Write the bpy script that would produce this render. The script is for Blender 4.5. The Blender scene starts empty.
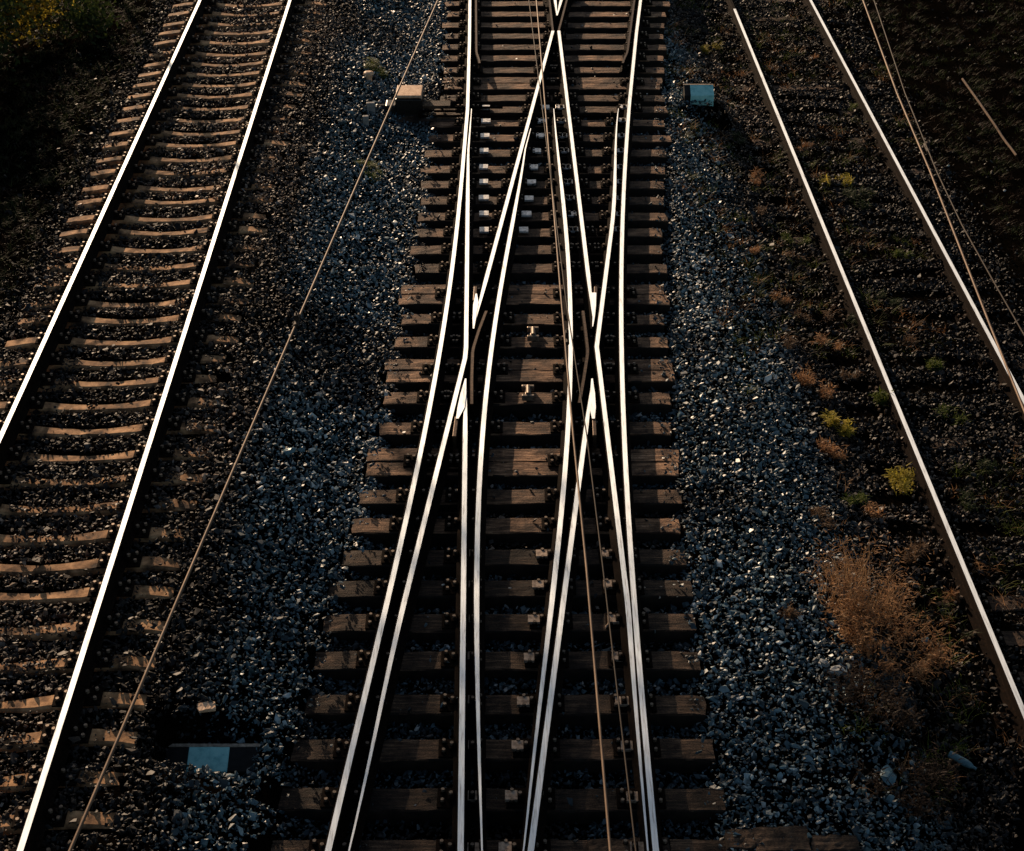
import bpy, bmesh, math, random
import numpy as np
from mathutils import Vector, Matrix, Euler
random.seed(7); rng = np.random.default_rng(11)
R = math.radians
scene = bpy.context.scene
col = scene.collection

# ------------------------------------------------------------------ camera
F = 1600.0; PITCH = R(33.9); CAMZ = 9.82
cd = bpy.data.cameras.new('camera'); cam = bpy.data.objects.new('camera', cd); col.objects.link(cam)
cd.sensor_width = 36; cd.lens = F / 1024 * 36; cd.clip_end = 2000; cd.clip_start = 0.1
cam.location = (0, 0, CAMZ); cam.rotation_euler = (R(90) - PITCH, 0, 0)
scene.camera = cam
def P(x, y, z=0.0):
    """survey helper: where the ray of a photo point meets the level z"""
    u = (x - 512) / F; v = (y - 425.5) / F
    d = Vector((u, math.cos(PITCH) - v * math.sin(PITCH), -math.sin(PITCH) - v * math.cos(PITCH)))
    t = (z - CAMZ) / d.z
    return Vector((0, 0, CAMZ)) + d * t

TOP = 0.0          # level of the bearer tops under the crossing
RH = 0.20          # railhead level above a bearer top
ZL, ZR = 0.45, -0.57   # levels of the sleeper tops of the left and right track

# ------------------------------------------------------------------ helpers
def tag(o, label=None, cat=None, group=None, kind=None):
    if label: o['label'] = label
    if cat: o['category'] = cat
    if group: o['group'] = group
    if kind: o['kind'] = kind
    return o
def empty(name, loc, rz=0, **k):
    o = bpy.data.objects.new(name, None); col.objects.link(o)
    o.empty_display_size = .1
    o.location = loc; o.rotation_euler = (0, 0, rz); return tag(o, **k)
def link(name, me, mats=None, parent=None, smooth=False):
    if mats:
        for m in (mats if isinstance(mats, (list, tuple)) else [mats]): me.materials.append(m)
    if smooth:
        me.polygons.foreach_set('use_smooth', [True] * len(me.polygons))
    o = bpy.data.objects.new(name, me); col.objects.link(o)
    if parent: o.parent = parent
    return o
def bm_obj(name, bm, mats=None, parent=None, smooth=False):
    me = bpy.data.meshes.new(name); bm.to_mesh(me); bm.free()
    return link(name, me, mats, parent, smooth)
def box(bm, c, s, rz=0, bev=0.0, mi=0, rx=0, ry=0):
    r = bmesh.ops.create_cube(bm, size=1)
    vs = r['verts']
    M = Matrix.Translation(c) @ Euler((rx, ry, rz)).to_matrix().to_4x4() @ Matrix.Diagonal((*s, 1))
    bmesh.ops.transform(bm, matrix=M, verts=vs)
    fs = {f for v in vs for f in v.link_faces}
    for f in fs: f.material_index = mi
    if bev > 0:
        es = {e for f in fs for e in f.edges}
        rr = bmesh.ops.bevel(bm, geom=list(es), offset=bev, segments=2, affect='EDGES', profile=.5)
        for f in rr['faces']: f.material_index = mi
def cyl(bm, p0, p1, r0, r1=None, n=10, mi=0):
    r1 = r0 if r1 is None else r1
    p0 = Vector(p0); p1 = Vector(p1); d = p1 - p0
    q = d.to_track_quat('Z', 'Y')
    M = Matrix.Translation((p0 + p1) / 2) @ q.to_matrix().to_4x4()
    r = bmesh.ops.create_cone(bm, cap_ends=True, segments=n, radius1=r0, radius2=r1, depth=d.length, matrix=M)
    for v in r['verts']:
        for f in v.link_faces: f.material_index = mi
def catmull(pts, n=8):
    pts = [Vector(p) for p in pts]; out = []
    for i in range(len(pts) - 1):
        p0 = pts[max(i - 1, 0)]; p1 = pts[i]; p2 = pts[i + 1]; p3 = pts[min(i + 2, len(pts) - 1)]
        for k in range(n):
            t = k / n
            out.append(.5 * ((2 * p1) + (-p0 + p2) * t + (2 * p0 - 5 * p1 + 4 * p2 - p3) * t * t + (-p0 + 3 * p1 - 3 * p2 + p3) * t ** 3))
    out.append(pts[-1]); return out

# ------------------------------------------------------------------ materials
def new_mat(name):
    m = bpy.data.materials.new(name); m.use_nodes = True
    nt = m.node_tree; b = nt.nodes['Principled BSDF']; return m, nt, b
def N(nt, t, **k):
    n = nt.nodes.new(t)
    for a, v in k.items(): setattr(n, a, v)
    return n
def ramp(nt, stops, fac):
    n = N(nt, 'ShaderNodeValToRGB'); cr = n.color_ramp
    while len(cr.elements) < len(stops): cr.elements.new(.5)
    for e, (p, c) in zip(cr.elements, stops): e.position = p; e.color = (*c, 1)
    nt.links.new(fac, n.inputs['Fac']); return n.outputs['Color']
def noise(nt, scale, detail=4, rough=.6, vec=None, stretch=None, coord='Object'):
    tc = N(nt, 'ShaderNodeTexCoord'); v = tc.outputs[coord] if coord != 'World' else N(nt, 'ShaderNodeNewGeometry').outputs['Position']
    if stretch:
        mp = N(nt, 'ShaderNodeMapping'); mp.inputs['Scale'].default_value = stretch
        nt.links.new(v, mp.inputs['Vector']); v = mp.outputs[0]
    n = N(nt, 'ShaderNodeTexNoise'); n.inputs['Scale'].default_value = scale
    n.inputs['Detail'].default_value = detail; n.inputs['Roughness'].default_value = rough
    nt.links.new(v, n.inputs['Vector']); return n.outputs['Fac']
def bump(nt, b, h, strength=.5, dist=.01):
    n = N(nt, 'ShaderNodeBump'); n.inputs['Strength'].default_value = strength; n.inputs['Distance'].default_value = dist
    nt.links.new(h, n.inputs['Height']); nt.links.new(n.outputs[0], b.inputs['Normal'])
def mixc(nt, fac, a, b_, mode='MIX'):
    n = N(nt, 'ShaderNodeMix', data_type='RGBA', blend_type=mode)
    if isinstance(fac, (int, float)): n.inputs[0].default_value = fac
    else: nt.links.new(fac, n.inputs[0])
    for i, v in ((6, a), (7, b_)):
        if isinstance(v, tuple): n.inputs[i].default_value = (*v, 1)
        else: nt.links.new(v, n.inputs[i])
    return n.outputs[2]
def simple(name, stops, scale, rough=.8, bs=.4, bd=.01, metal=0, stretch=None, coord='Object', spec=.3, detail=5):
    m, nt, b = new_mat(name)
    nz = noise(nt, scale, detail, .6, stretch=stretch, coord=coord)
    nt.links.new(ramp(nt, stops, nz), b.inputs['Base Color'])
    b.inputs['Roughness'].default_value = rough; b.inputs['Metallic'].default_value = metal
    b.inputs['Specular IOR Level'].default_value = spec
    if bs: bump(nt, b, nz, bs, bd)
    return m

def wood_material(name, c0, c1, c2, rough=.75):
    m, nt, b = new_mat(name)
    oi = N(nt, 'ShaderNodeObjectInfo')
    grain = noise(nt, 5, 8, .75, stretch=(.45, 7, 7))
    blot = noise(nt, 3.2, 5, .65, coord='World')
    fine = noise(nt, 60, 4, .7, coord='World')
    c = ramp(nt, [(.36, c0), (.50, c1), (.64, c2)], grain)
    c = mixc(nt, ramp(nt, [(.40, (0, 0, 0)), (.60, (1, 1, 1))], blot), mixc(nt, 1.0, c, (.16, .13, .12), 'MULTIPLY'), c)
    c = mixc(nt, 1.0, c, ramp(nt, [(.3, (.55, .5, .45)), (.65, (1.1, 1.08, 1.05))], fine), 'MULTIPLY')
    c = mixc(nt, 1.0, c, ramp(nt, [(0, (.45, .42, .40)), (1, (1.25, 1.2, 1.15))], oi.outputs['Random']), 'MULTIPLY')
    nt.links.new(c, b.inputs['Base Color']); b.inputs['Roughness'].default_value = rough
    b.inputs['Specular IOR Level'].default_value = .25
    ck = N(nt, 'ShaderNodeMath', operation='ADD'); nt.links.new(grain, ck.inputs[0]); nt.links.new(fine, ck.inputs[1])
    bump(nt, b, ck.outputs[0], .9, .012)
    return m
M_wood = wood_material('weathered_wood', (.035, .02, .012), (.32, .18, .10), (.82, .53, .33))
M_wood_dim = wood_material('dimmed_wood', (.012, .008, .005), (.095, .056, .034), (.34, .22, .14))  # near bearer rows: wood darkened, their dim light put into the colour
M_plank = wood_material('old_plank', (.02, .014, .010), (.13, .08, .05), (.30, .20, .13))
M_creo_shade = simple('creosoted_shaded_side', [(.3, (.005, .004, .003)), (.7, (.035, .022, .014))], 8, .8, .5, .006, coord='World')  # creosoted timber sides, with the shade on them put into the colour
M_conc = simple('old_concrete', [(.33, (.04, .022, .013)), (.5, (.38, .20, .09)), (.68, (.84, .48, .23))], 6, .85, .8, .012, coord='World')
M_rust = simple('rusty_steel', [(.3, (.003, .002, .0015)), (.55, (.010, .0055, .0035)), (.75, (.03, .015, .008))], 40, .9, .5, .002, metal=.0, coord='World', spec=.06)
M_grease = simple('greased_steel', [(.3, (.008, .007, .006)), (.7, (.035, .028, .022))], 30, .38, .4, .002, metal=.4, coord='World', spec=.5)

M_cast = simple('bright_casting', [(.3, (.10, .075, .055)), (.7, (.34, .26, .19))], 30, .5, .3, .002, metal=.5, coord='World')
def polished():
    m, nt, b = new_mat('polished_railhead')
    nz = noise(nt, 9, 5, .6, stretch=(7, .5, 1), coord='World')
    n2 = noise(nt, 70, 3, .6, stretch=(1, .25, 1), coord='World')
    c = ramp(nt, [(.28, (.40, .41, .42)), (.42, (.74, .80, .85)), (.6, (.86, .93, .98))], nz)
    nt.links.new(c, b.inputs['Base Color']); b.inputs['Metallic'].default_value = 1
    r = N(nt, 'ShaderNodeMapRange'); r.inputs['To Min'].default_value = .57; r.inputs['To Max'].default_value = .68
    b.inputs['Anisotropic'].default_value = .35
    tg = N(nt, 'ShaderNodeCombineXYZ'); tg.inputs[0].default_value = 1; nt.links.new(tg.outputs[0], b.inputs['Tangent'])   # long grinding marks along the rail
    nt.links.new(n2, r.inputs['Value']); nt.links.new(r.outputs[0], b.inputs['Roughness'])
    return m
M_pol = polished()
M_slide_dim = simple('shaded_slide_plate', [(.35, (.20, .14, .10)), (.6, (.55, .42, .31))], 25, .5, .2, .001, metal=.3, coord='World')  # near slide plates: same plate, colour lowered to stand in for shade
M_slide = simple('worn_slide_plate', [(.35, (.45, .43, .40)), (.6, (.95, .92, .88))], 25, .5, .2, .001, metal=.6, coord='World')

def stone_material():
    m, nt, b = new_mat('ballast_stone')
    at = N(nt, 'ShaderNodeAttribute', attribute_type='INSTANCER', attribute_name='tint')
    rust = N(nt, 'ShaderNodeAttribute', attribute_type='INSTANCER', attribute_name='rust')
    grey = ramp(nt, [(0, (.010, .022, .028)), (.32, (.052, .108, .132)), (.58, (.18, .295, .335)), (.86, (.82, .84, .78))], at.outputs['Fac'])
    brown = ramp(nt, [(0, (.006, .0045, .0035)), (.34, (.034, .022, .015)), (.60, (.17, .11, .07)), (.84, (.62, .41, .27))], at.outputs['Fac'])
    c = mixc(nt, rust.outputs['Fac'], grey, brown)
    nz = noise(nt, 35, 4, .6, coord='World')
    c = mixc(nt, 1.0, c, ramp(nt, [(.3, (.6, .6, .6)), (.7, (1.25, 1.25, 1.25))], nz), 'MULTIPLY')
    nt.links.new(c, b.inputs['Base Color'])
    mr = N(nt, 'ShaderNodeMapRange'); mr.inputs['To Min'].default_value = .44; mr.inputs['To Max'].default_value = .6
    nt.links.new(rust.outputs['Fac'], mr.inputs['Value']); nt.links.new(mr.outputs[0], b.inputs['Roughness'])
    ms = N(nt, 'ShaderNodeMapRange'); ms.inputs['To Min'].default_value = .6; ms.inputs['To Max'].default_value = .3
    nt.links.new(rust.outputs['Fac'], ms.inputs['Value']); nt.links.new(ms.outputs[0], b.inputs['Specular IOR Level'])
    bump(nt, b, nz, .4, .004)
    return m
M_stone = stone_material()
def ground_material():
    m, nt, b = new_mat('dark_soil')
    a = noise(nt, 1.3, 8, .65, coord='World'); f = noise(nt, 28, 6, .7, coord='World')
    c = mixc(nt, 1.0, ramp(nt, [(.3, (.002, .0017, .0014)), (.6, (.006, .0045, .003)), (.8, (.012, .010, .006))], a),
             ramp(nt, [(.3, (.4, .4, .4)), (.7, (1.5, 1.5, 1.5))], f), 'MULTIPLY')
    nt.links.new(c, b.inputs['Base Color']); b.inputs['Roughness'].default_value = 1
    b.inputs['Specular IOR Level'].default_value = 0
    bump(nt, b, f, 1.0, .04)
    return m
M_soil = ground_material()

# ------------------------------------------------------------------ the geometry of the crossing
def line_through(p, vx):       # straight track line through a surveyed point with vanishing column vx
    s = (vx - 512) * math.cos(PITCH) / F
    return p.x - s * p.y, s
G = .76
a1, s1 = line_through((P(466, 355, RH) + Vector((G, 0, 0))), 477)
a2, s2 = line_through((P(465.5, 356, RH) + Vector((G, 0, 0))), 736)
def T1(Y, side=0): return a1 + s1 * Y + side * G
def vslope(vx): return (vx - 512) * math.cos(PITCH) / F
pkL, pkR = P(465.5, 356, RH), P(595.5, 356, RH)
def T2(Y, side=0):       # the two rails of the diverging line, surveyed separately above and below the diamond
    if side < 0: return pkL.x + vslope(736 if Y > pkL.y else 716) * (Y - pkL.y)
    if side > 0: return pkR.x + vslope(723 if Y > pkR.y else 727) * (Y - pkR.y)
    return (T2(Y, -1) + T2(Y, 1)) / 2
Yof = lambda y, z=RH: P(512, y, z).y
Ytop, Ybot = Yof(96), Yof(905)      # tangent points of the slip curves
def meet(sa, sb):
    lo, hi = 8.0, 60.0; f = lambda Y: T1(Y, sa) - T2(Y, sb); g0 = f(lo)
    for _ in range(60):
        m = (lo + hi) / 2
        if f(m) * g0 > 0: lo = m
        else: hi = m
    return lo
def surveyed(pts, deg=4):
    w = [P(x, y, RH) for x, y in pts]; Y0 = sum(p.y for p in w) / len(w)
    c = np.polyfit([p.y - Y0 for p in w], [p.x for p in w], deg)
    lo, hi = min(p.y for p in w), max(p.y for p in w)
    def f(Y):
        Yc = min(max(Y, lo), hi); v = float(np.polyval(c, Yc - Y0)); return v + (Y - Yc) * float(np.polyval(np.polyder(c), Yc - Y0))
    return f
m1 = surveyed([(467.8, 110), (464.5, 140), (459.5, 200), (451.5, 284), (430, 394), (421.3, 451), (396.5, 568), (373, 657), (341, 800), (327.5, 851)])
mR = surveyed([(629.5, 103), (626, 150), (623.2, 200), (621.7, 284), (621.7, 350), (623, 417), (626.7, 484), (631.5, 568), (639.5, 667), (648, 760), (655.5, 851)])
mil = surveyed([(554, 112), (562, 190), (569.5, 284), (570, 367), (566.5, 451), (556.5, 568), (540.5, 690), (531, 784), (524, 851)])
mir = surveyed([(526, 143), (513.5, 217), (501.7, 284), (487, 384), (480.3, 471), (477, 568), (476.5, 640), (478.5, 720), (482, 851)])
def slipL(Y, side):
    if side < 0: return m1(Y) if Y < Yof(110) else T1(Y, -1) + (m1(Yof(110)) - T1(Yof(110), -1)) * max(0, 1 - (Y - Yof(110)) / 3)
    return mil(Y)
def slipR(Y, side):
    if side > 0: return mR(Y) if Y < Yof(103) else T2(Y, 1) + (mR(Yof(103)) - T2(Yof(103), 1)) * max(0, 1 - (Y - Yof(103)) / 3)
    return mir(Y)

# rail section: (x, z) outline, z measured from the foot; slot 1 = polished top
PROF = [(-.075, 0), (.075, 0), (.075, .012), (.020, .030), (.010, .045), (.010, .135), (.034, .147), (.036, .170), (.024, .1795),
        (-.024, .1795), (-.036, .170), (-.034, .147), (-.010, .135), (-.010, .045), (-.020, .030), (-.075, .012)]
def rail_mesh(name, pts, z0, head=None, parent=None, mats=None, prof=PROF, polish=True, worn=None):
    """sweep the rail section along pts (x,y); head(i) narrows the section for a switch blade"""
    bm = bmesh.new(); rings = []
    n = len(pts)
    for i, p in enumerate(pts):
        a = pts[max(i - 1, 0)]; b = pts[min(i + 1, n - 1)]
        d = Vector((b[0] - a[0], b[1] - a[1])).normalized(); nx, ny = d.y, -d.x
        k = head(i / (n - 1)) if head else (1, 1, 0)   # width factor, foot factor, drop
        ring = []
        for (x, z) in prof:
            w = k[0] if z > .14 else (k[1] if z < .03 else min(1, k[0] * 2))
            zz = z - (k[2] if z > .14 else 0)
            ring.append(bm.verts.new((p[0] + nx * x * w, p[1] + ny * x * w, z0 + zz)))
        rings.append(ring)
    m = len(prof)
    for i in range(n - 1):
        for j in range(m):
            f = bm.faces.new((rings[i][j], rings[i][(j + 1) % m], rings[i + 1][(j + 1) % m], rings[i + 1][j]))
            if polish and prof is PROF and j == 8: f.material_index = 1
    bm.faces.new(rings[0]); bm.faces.new(rings[-1][::-1])
    bmesh.ops.recalc_face_normals(bm, faces=bm.faces)
    return bm_obj(name, bm, mats or [M_rust, M_pol], parent)
def yrange(y0, y1, step=.25):
    n = max(2, int(abs(y1 - y0) / step)); return [y0 + (y1 - y0) * i / n for i in range(n + 1)]
zoff = [0]
def rail(name, fx, y0, y1, label, group=None, base=TOP, head=None, polish=True, cat='rail', drop=0, step=.25, extra=None):
    zoff[0] = (zoff[0] + 1) % 4
    pts = [(fx(Y), Y) for Y in yrange(y0, y1, step)]
    o = rail_mesh(name, pts, base + .02 + zoff[0] * .0018 - drop, head, polish=polish)
    tag(o, label, cat, group); return o

FAR, NEAR = 62, 4.0
# --- left track
pl1 = (P(200, 0, ZL + RH), P(0, 438, ZL + RH)); pl2 = (P(290, 0, ZL + RH), P(20, 851, ZL + RH))
def fit(p, q): s = (q.x - p.x) / (q.y - p.y); return lambda Y: p.x + s * (Y - p.y)
l1, l2 = fit(*pl1), fit(*pl2)
rail('rail', l1, NEAR, FAR, 'bright polished rail at the far left, outer rail of the left track', 'rails of the left track', base=ZL)
rl2 = rail('rail', l2, NEAR, FAR, 'bright polished rail of the left track nearest the leaning wire', 'rails of the left track', base=ZL)
# --- right track (gently curved)
zr = ZR + RH
r1p = [P(735, 10, zr), P(762, 77, zr), P(847, 284, zr), P(895, 400, zr), P(965, 568, zr), P(1024, 715, zr)]
r2p = [P(809, 0, zr), P(824, 27, zr), P(851, 77, zr), P(899, 163, zr), P(961.5, 284, zr), P(1024, 402, zr)]
c1 = np.polyfit([p.y for p in r1p], [p.x for p in r1p], 2)
r1 = lambda Y: float(np.polyval(c1, Y)) if Y < 34 else float(np.polyval(c1, 34) + np.polyval(np.polyder(c1), 34) * (Y - 34))
c2 = np.polyfit([p.y for p in r2p], [p.x for p in r2p], 2)
gap = float(np.mean([np.polyval(c2, Y) - r1(Y) for Y in (16, 20, 24, 28)]))
r2 = lambda Y: r1(Y) + gap
EndR = P(735, 9, zr).y
print('GAUGES', l2(20) - l1(20), gap, 'slip', a1, s1, a2, s2, 'ends', EndR)
rr1 = rail('rail', r1, NEAR, EndR + .0, 'bright rail of the weedy right track, the one beside the dead brush', 'rails of the right track', base=ZR)
rail('rail', r1, EndR + .03, FAR, 'short far piece of the right track rail past the joint at the top', 'rails of the right track', base=ZR, polish=False)
rail('rail', r2, NEAR, FAR, 'bright rail at the far right, outer rail of the weedy right track', 'rails of the right track', base=ZR)
# fish plates: parts of their rail
def fishplates(railobj, fx, Y, base):
    s = (fx(Y + .5) - fx(Y - .5))
    for side in (-1, 1):
        bm = bmesh.new(); box(bm, (0, 0, 0), (.022, .62, .085), bev=.004)
        for k in (-.24, -.08, .08, .24):
            cyl(bm, (0, k, 0), (side * .035, k, 0), .014, n=6)
        o = bm_obj('fishplate', bm, M_rust, railobj)
        o.location = (fx(Y) + side * .026, Y, base + .02 + .092); o.rotation_euler = (0, 0, -math.atan(s))
fishplates(rr1, r1, P(895, 403, zr).y, ZR); fishplates(rl2, l2, P(125, 520, ZL + RH).y, ZL)

# --- the double slip
grp = 'rails of the central crossing'
Yk = meet(-1, -1); Ykr = meet(1, 1)       # obtuse crossing points, left and right
Yv = meet(1, -1)                           # common crossing (V) near the top
def blend(Y, a, b): t = min(max((Y - a) / (b - a), 0), 1); return t * t * (3 - 2 * t)
GAPB = .16
ytip = Yof(108)
# far stock left: T1L above the switch, then slip curve outwards (M1)
rail('stock_rail', lambda Y: slipL(Y, -1), NEAR, FAR, 'outermost left rail of the central crossing, bowed outward toward the bottom', grp)
# stock right: T2R above, then right slip curve
rail('stock_rail', lambda Y: slipR(Y, 1), NEAR, FAR, 'outermost right rail of the central crossing, running its whole height', grp)
def taper(tipend, L, total):
    """blade narrowing toward tipend (0=start,1=end) over L metres"""
    def f(t):
        d = (t if tipend == 0 else 1 - t) * total
        k = min(1, d / L); return (.16 + .84 * k, .45 + .55 * k, .012 * (1 - k))
    return f
def blade(name, fx, y0, y1, tips, label, group=grp, L=3.2, polish=True):
    """tips: subset of {0,1} ends that are thin"""
    def hd(t):
        k = 1
        for e in tips: k = min(k, ((t if e == 0 else 1 - t) * abs(y1 - y0)) / L)
        k = min(1, max(k, 0)); return (.20 + .80 * k, .4 + .6 * k, .010 * (1 - k))
    return rail(name, fx, y0, y1, label, group, head=hd, cat='rail', polish=polish)
FW = .055
def away(Y, f_stock, sgn, x, mind=.060):
    """keep a blade clear of its stock rail: at least mind to side sgn"""
    s = f_stock(Y); return max(x, s + mind) if sgn > 0 else min(x, s - mind)
# knuckle rail left: T1L from its far blade tip, bends at Yk, becomes T2L down to its near blade
def kn_left(Y):
    x = T1(Y, -1) if Y > Yk else T2(Y, -1)
    if Y > Yk: x = away(Y, lambda q: slipL(q, -1), 1, x)
    else: x = away(Y, lambda q: slipL(q, -1), 1, x + .05 * (1 - blend(Y, Yof(860), Yof(600))))
    return x
blade('crossing_rail', kn_left, Yof(880), ytip, {0, 1}, 'left kinked blade rail of the crossing, lying just inside the outer rail')
def kn_right(Y):
    if Y > Ykr:
        x = T2(Y, 1) - .13 * blend(Y, Yof(230), ytip)
        return away(Y, lambda q: slipR(q, 1), -1, x)
    return away(Y, lambda q: slipR(q, 1), -1, T1(Y, 1))
blade('crossing_rail', kn_right, Yof(880), ytip, {0, 1}, 'right kinked blade rail of the crossing, standing open at its far tip')
# through rails
nz1 = Yof(322)
rail('crossing_rail', lambda Y: T2(Y, -1), nz1, Yv - .74, 'rail slanting from the top frog down left to the left diamond point', grp,
     head=lambda t: (min(1, .3 + t * 7), 1, 0))
rail('crossing_rail', lambda Y: T1(Y, 1), Yof(318), Yv - .74, 'rail slanting from the top frog down right to the right diamond point', grp,
     head=lambda t: (min(1, .3 + t * 7), 1, 0))
rail('crossing_rail', lambda Y: T1(Y, -1), NEAR, Yof(382), 'straight upright rail left of centre in the lower half of the crossing', grp,
     head=lambda t: (min(1, .3 + (1 - t) * 9), 1, 0))
rail('crossing_rail', lambda Y: T2(Y, 1), NEAR, Yof(386), 'rail leaning down left from the right diamond point to the bottom edge', grp,
     head=lambda t: (min(1, .3 + (1 - t) * 9), 1, 0))
# slip inner rails
def in_l(Y):    # left slip, inner rail: T1R -> T2R, open at the far tip
    x = slipL(Y, 1)
    x = min(x, T1(Y, 1) - .06) if Y > Ykr else min(x, T2(Y, 1) - .058)
    return x
blade('closure_rail', in_l, Yof(870), ytip, {0, 1}, 'curved closure rail right of centre, thin and open at its far tip')
def in_r(Y):    # right slip, inner rail: T2L -> T1L, open at the near tip
    x = slipR(Y, -1)
    x = max(x, T2(Y, -1) + .058) if Y > Yk else max(x, T1(Y, -1) + .058)
    return x
blade('closure_rail', in_r, Yof(880), Yof(128), {0, 1}, 'curved closure rail left of centre, standing open at its near end')
# common crossing: V nose and wing rails
def vr(fx, label): rail('frog_rail', fx, Yv + .02, FAR, label, grp, cat='rail', head=lambda t: (min(1, .35 + t * 30), 1, 0))
vr(lambda Y: T1(Y, 1) - .012 * 0, 'left arm of the V frog at the top centre')
vr(lambda Y: T2(Y, -1), 'right arm of the V frog at the top centre')
M_brown = simple('brown_railhead', [(.3, (.03, .017, .01)), (.6, (.12, .07, .04)), (.8, (.24, .145, .09))], 30, .5, .3, .002, metal=.5, coord='World')
def wing(fx, y0, y1, label):
    o = rail('wing_rail', fx, y0, y1, label, 'bent wing and guard rails', cat='wing rail', step=.12, head=lambda t: (.62, .8, 0)); o.data.materials[1] = M_brown
    for k in (.15, .5, .85):
        Y = y0 + (y1 - y0) * k; bm = bmesh.new(); box(bm, (0, 0, 0), (.11, .10, .07), bev=.006)
        for sy in (-.025, .025): cyl(bm, (-.075, sy, 0), (.075, sy, 0), .012, n=6)
        c = bm_obj('spacer_block', bm, M_rust, o); c.location = (fx(Y) + .0, Y, .10)
yw0 = Yv - .74
wing(lambda Y: T2(Y, -1) if Y < yw0 else T2(yw0, -1) + (T1(Y, 1) - T1(yw0, 1)) - .0 - .13 * blend(Y, Yv + .9, Yv + 1.9), yw0 + .01, Yv + 2.1,
     'bent rusty wing rail on the left side of the V frog')
wing(lambda Y: T1(yw0, 1) + (T2(Y, -1) - T2(yw0, -1)) + .13 * blend(Y, Yv + .9, Yv + 1.9), yw0 + .01, Yv + 1.6,
     'bent rusty wing rail on the right side of the V frog')
# guard rails at the top
gl = fit(P(476, 0, RH), P(476.5, 63, RH))
wing(lambda Y: gl(Y) + .05 * (1 - blend(Y, Yof(63), Yof(50))), Yof(63), Yof(-40), 'straight rusty guard rail beside the left outer rail at the top')
gr_ = fit(P(634.5, 0, RH), P(626, 63, RH))
wing(lambda Y: gr_(Y) - .05 * (1 - blend(Y, Yof(63), Yof(50))), Yof(63), Yof(-40), 'straight rusty guard rail beside the right outer rail at the top')
# diamond guard rails, bent at the middle
def poly(pts):
    w = sorted([P(x, y, RH) for x, y in pts], key=lambda p: p.y)
    return lambda Y: float(np.interp(Y, [p.y for p in w], [p.x for p in w]))
gA = poly([(486.7, 310), (479, 330), (472.8, 350), (471.8, 378), (471.8, 404)])
wing(gA, Yof(404), Yof(311), 'bent rusty guard rail inside the left diamond point')
gB = poly([(583, 311), (585.5, 330), (588, 352), (584, 378), (579.5, 403)])
wing(gB, Yof(403), Yof(311), 'bent rusty guard rail inside the right diamond point')
# cast point noses of the diamond: wedge castings between rail and stub
def nose(left, right, stub, label):
    c = P(*left[len(left) // 2], RH); c.z = 0
    t = empty('crossing_nose', c, 0, label=label, cat='crossing nose', group='cast noses of the diamond')
    bm = bmesh.new(); ol = [P(x, y, RH) - c for x, y in left] + [P(x, y, RH) - c for x, y in right[::-1]]
    tp = [bm.verts.new((p.x, p.y, RH + .0065)) for p in ol]; b_ = [bm.verts.new((p.x, p.y, .03)) for p in ol]
    f = bm.faces.new(tp); f.material_index = 1; bm.faces.new(b_[::-1])
    for i in range(len(ol)): bm.faces.new((tp[i], tp[(i + 1) % len(ol)], b_[(i + 1) % len(ol)], b_[i]))
    bmesh.ops.recalc_face_normals(bm, faces=bm.faces); bmesh.ops.triangulate(bm, faces=[f for f in bm.faces if len(f.verts) > 4])
    bm_obj('point', bm, [M_rust, M_pol], t)
    bm = bmesh.new(); a = P(*stub[0], RH) - c; b = P(*stub[1], RH) - c; m = (a + b) / 2
    box(bm, (m.x, m.y, RH / 2 + .012), (.042, abs(a.y - b.y), RH - .03), rz=-math.atan2(a.x - b.x, a.y - b.y), bev=.006); bm_obj('stub', bm, M_brown, t)
nose([(475.5, 294), (473.2, 305), (472.6, 318), (472.8, 329)], [(477, 294), (478.5, 303), (476.3, 316), (474.2, 329)], [(475.5, 286), (474.6, 300)], 'worn cast nose above the left diamond point')
nose([(591, 293), (592, 305), (592.6, 316), (592.3, 327)], [(596.3, 293), (596, 305), (595, 316), (593, 327)], [(595.8, 286), (595.6, 299)], 'worn cast nose above the right diamond point')
nose([(465, 379), (460.5, 394), (457.5, 408), (456, 419)], [(466.3, 379), (466.2, 394), (464.5, 408), (458.5, 419)], [(456.8, 416), (454.3, 436)], 'worn cast nose below the left diamond point')
nose([(591.3, 379), (590, 394), (589.5, 408), (592, 419)], [(592.8, 379), (595, 394), (595.8, 408), (594.8, 419)], [(594, 416), (594.8, 435)], 'worn cast nose below the right diamond point')

# ------------------------------------------------------------------ fastenings (shared meshes)
def plate_mesh(w=.40, d=.21):
    bm = bmesh.new(); box(bm, (0, 0, .009), (w, d, .018), bev=.003)
    for sx in (-1, 1):
        for sy in (-1, 1):
            x = sx * (w / 2 - .045); y = sy * (d / 2 - .05)
            cyl(bm, (x, y, .018), (x, y, .034), .026, .022, 8)
            cyl(bm, (x, y, .034), (x, y, .060), .016, n=6, mi=1)
        box(bm, (sx * .083, 0, .042), (.05, .10, .03), bev=.004)       # clip over the rail foot
        cyl(bm, (sx * .088, 0, .055), (sx * .088, 0, .082), .017, n=6, mi=1)
    me = bpy.data.meshes.new('tie_plate'); bm.to_mesh(me); bm.free(); me.materials.append(M_rust); me.materials.append(M_cast); return me  # bolts get a brighter metal, their glints put into the colour
ME_plate = plate_mesh()
def slide_mesh():
    bm = bmesh.new(); box(bm, (0, 0, .015), (.26, .13, .03), bev=.003)
    me = bpy.data.meshes.new('slide_plate'); bm.to_mesh(me); bm.free(); me.materials.append(M_slide); return me
ME_slide = slide_mesh()
ME_slide2 = ME_slide.copy(); ME_slide2.materials[0] = M_slide_dim
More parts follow.
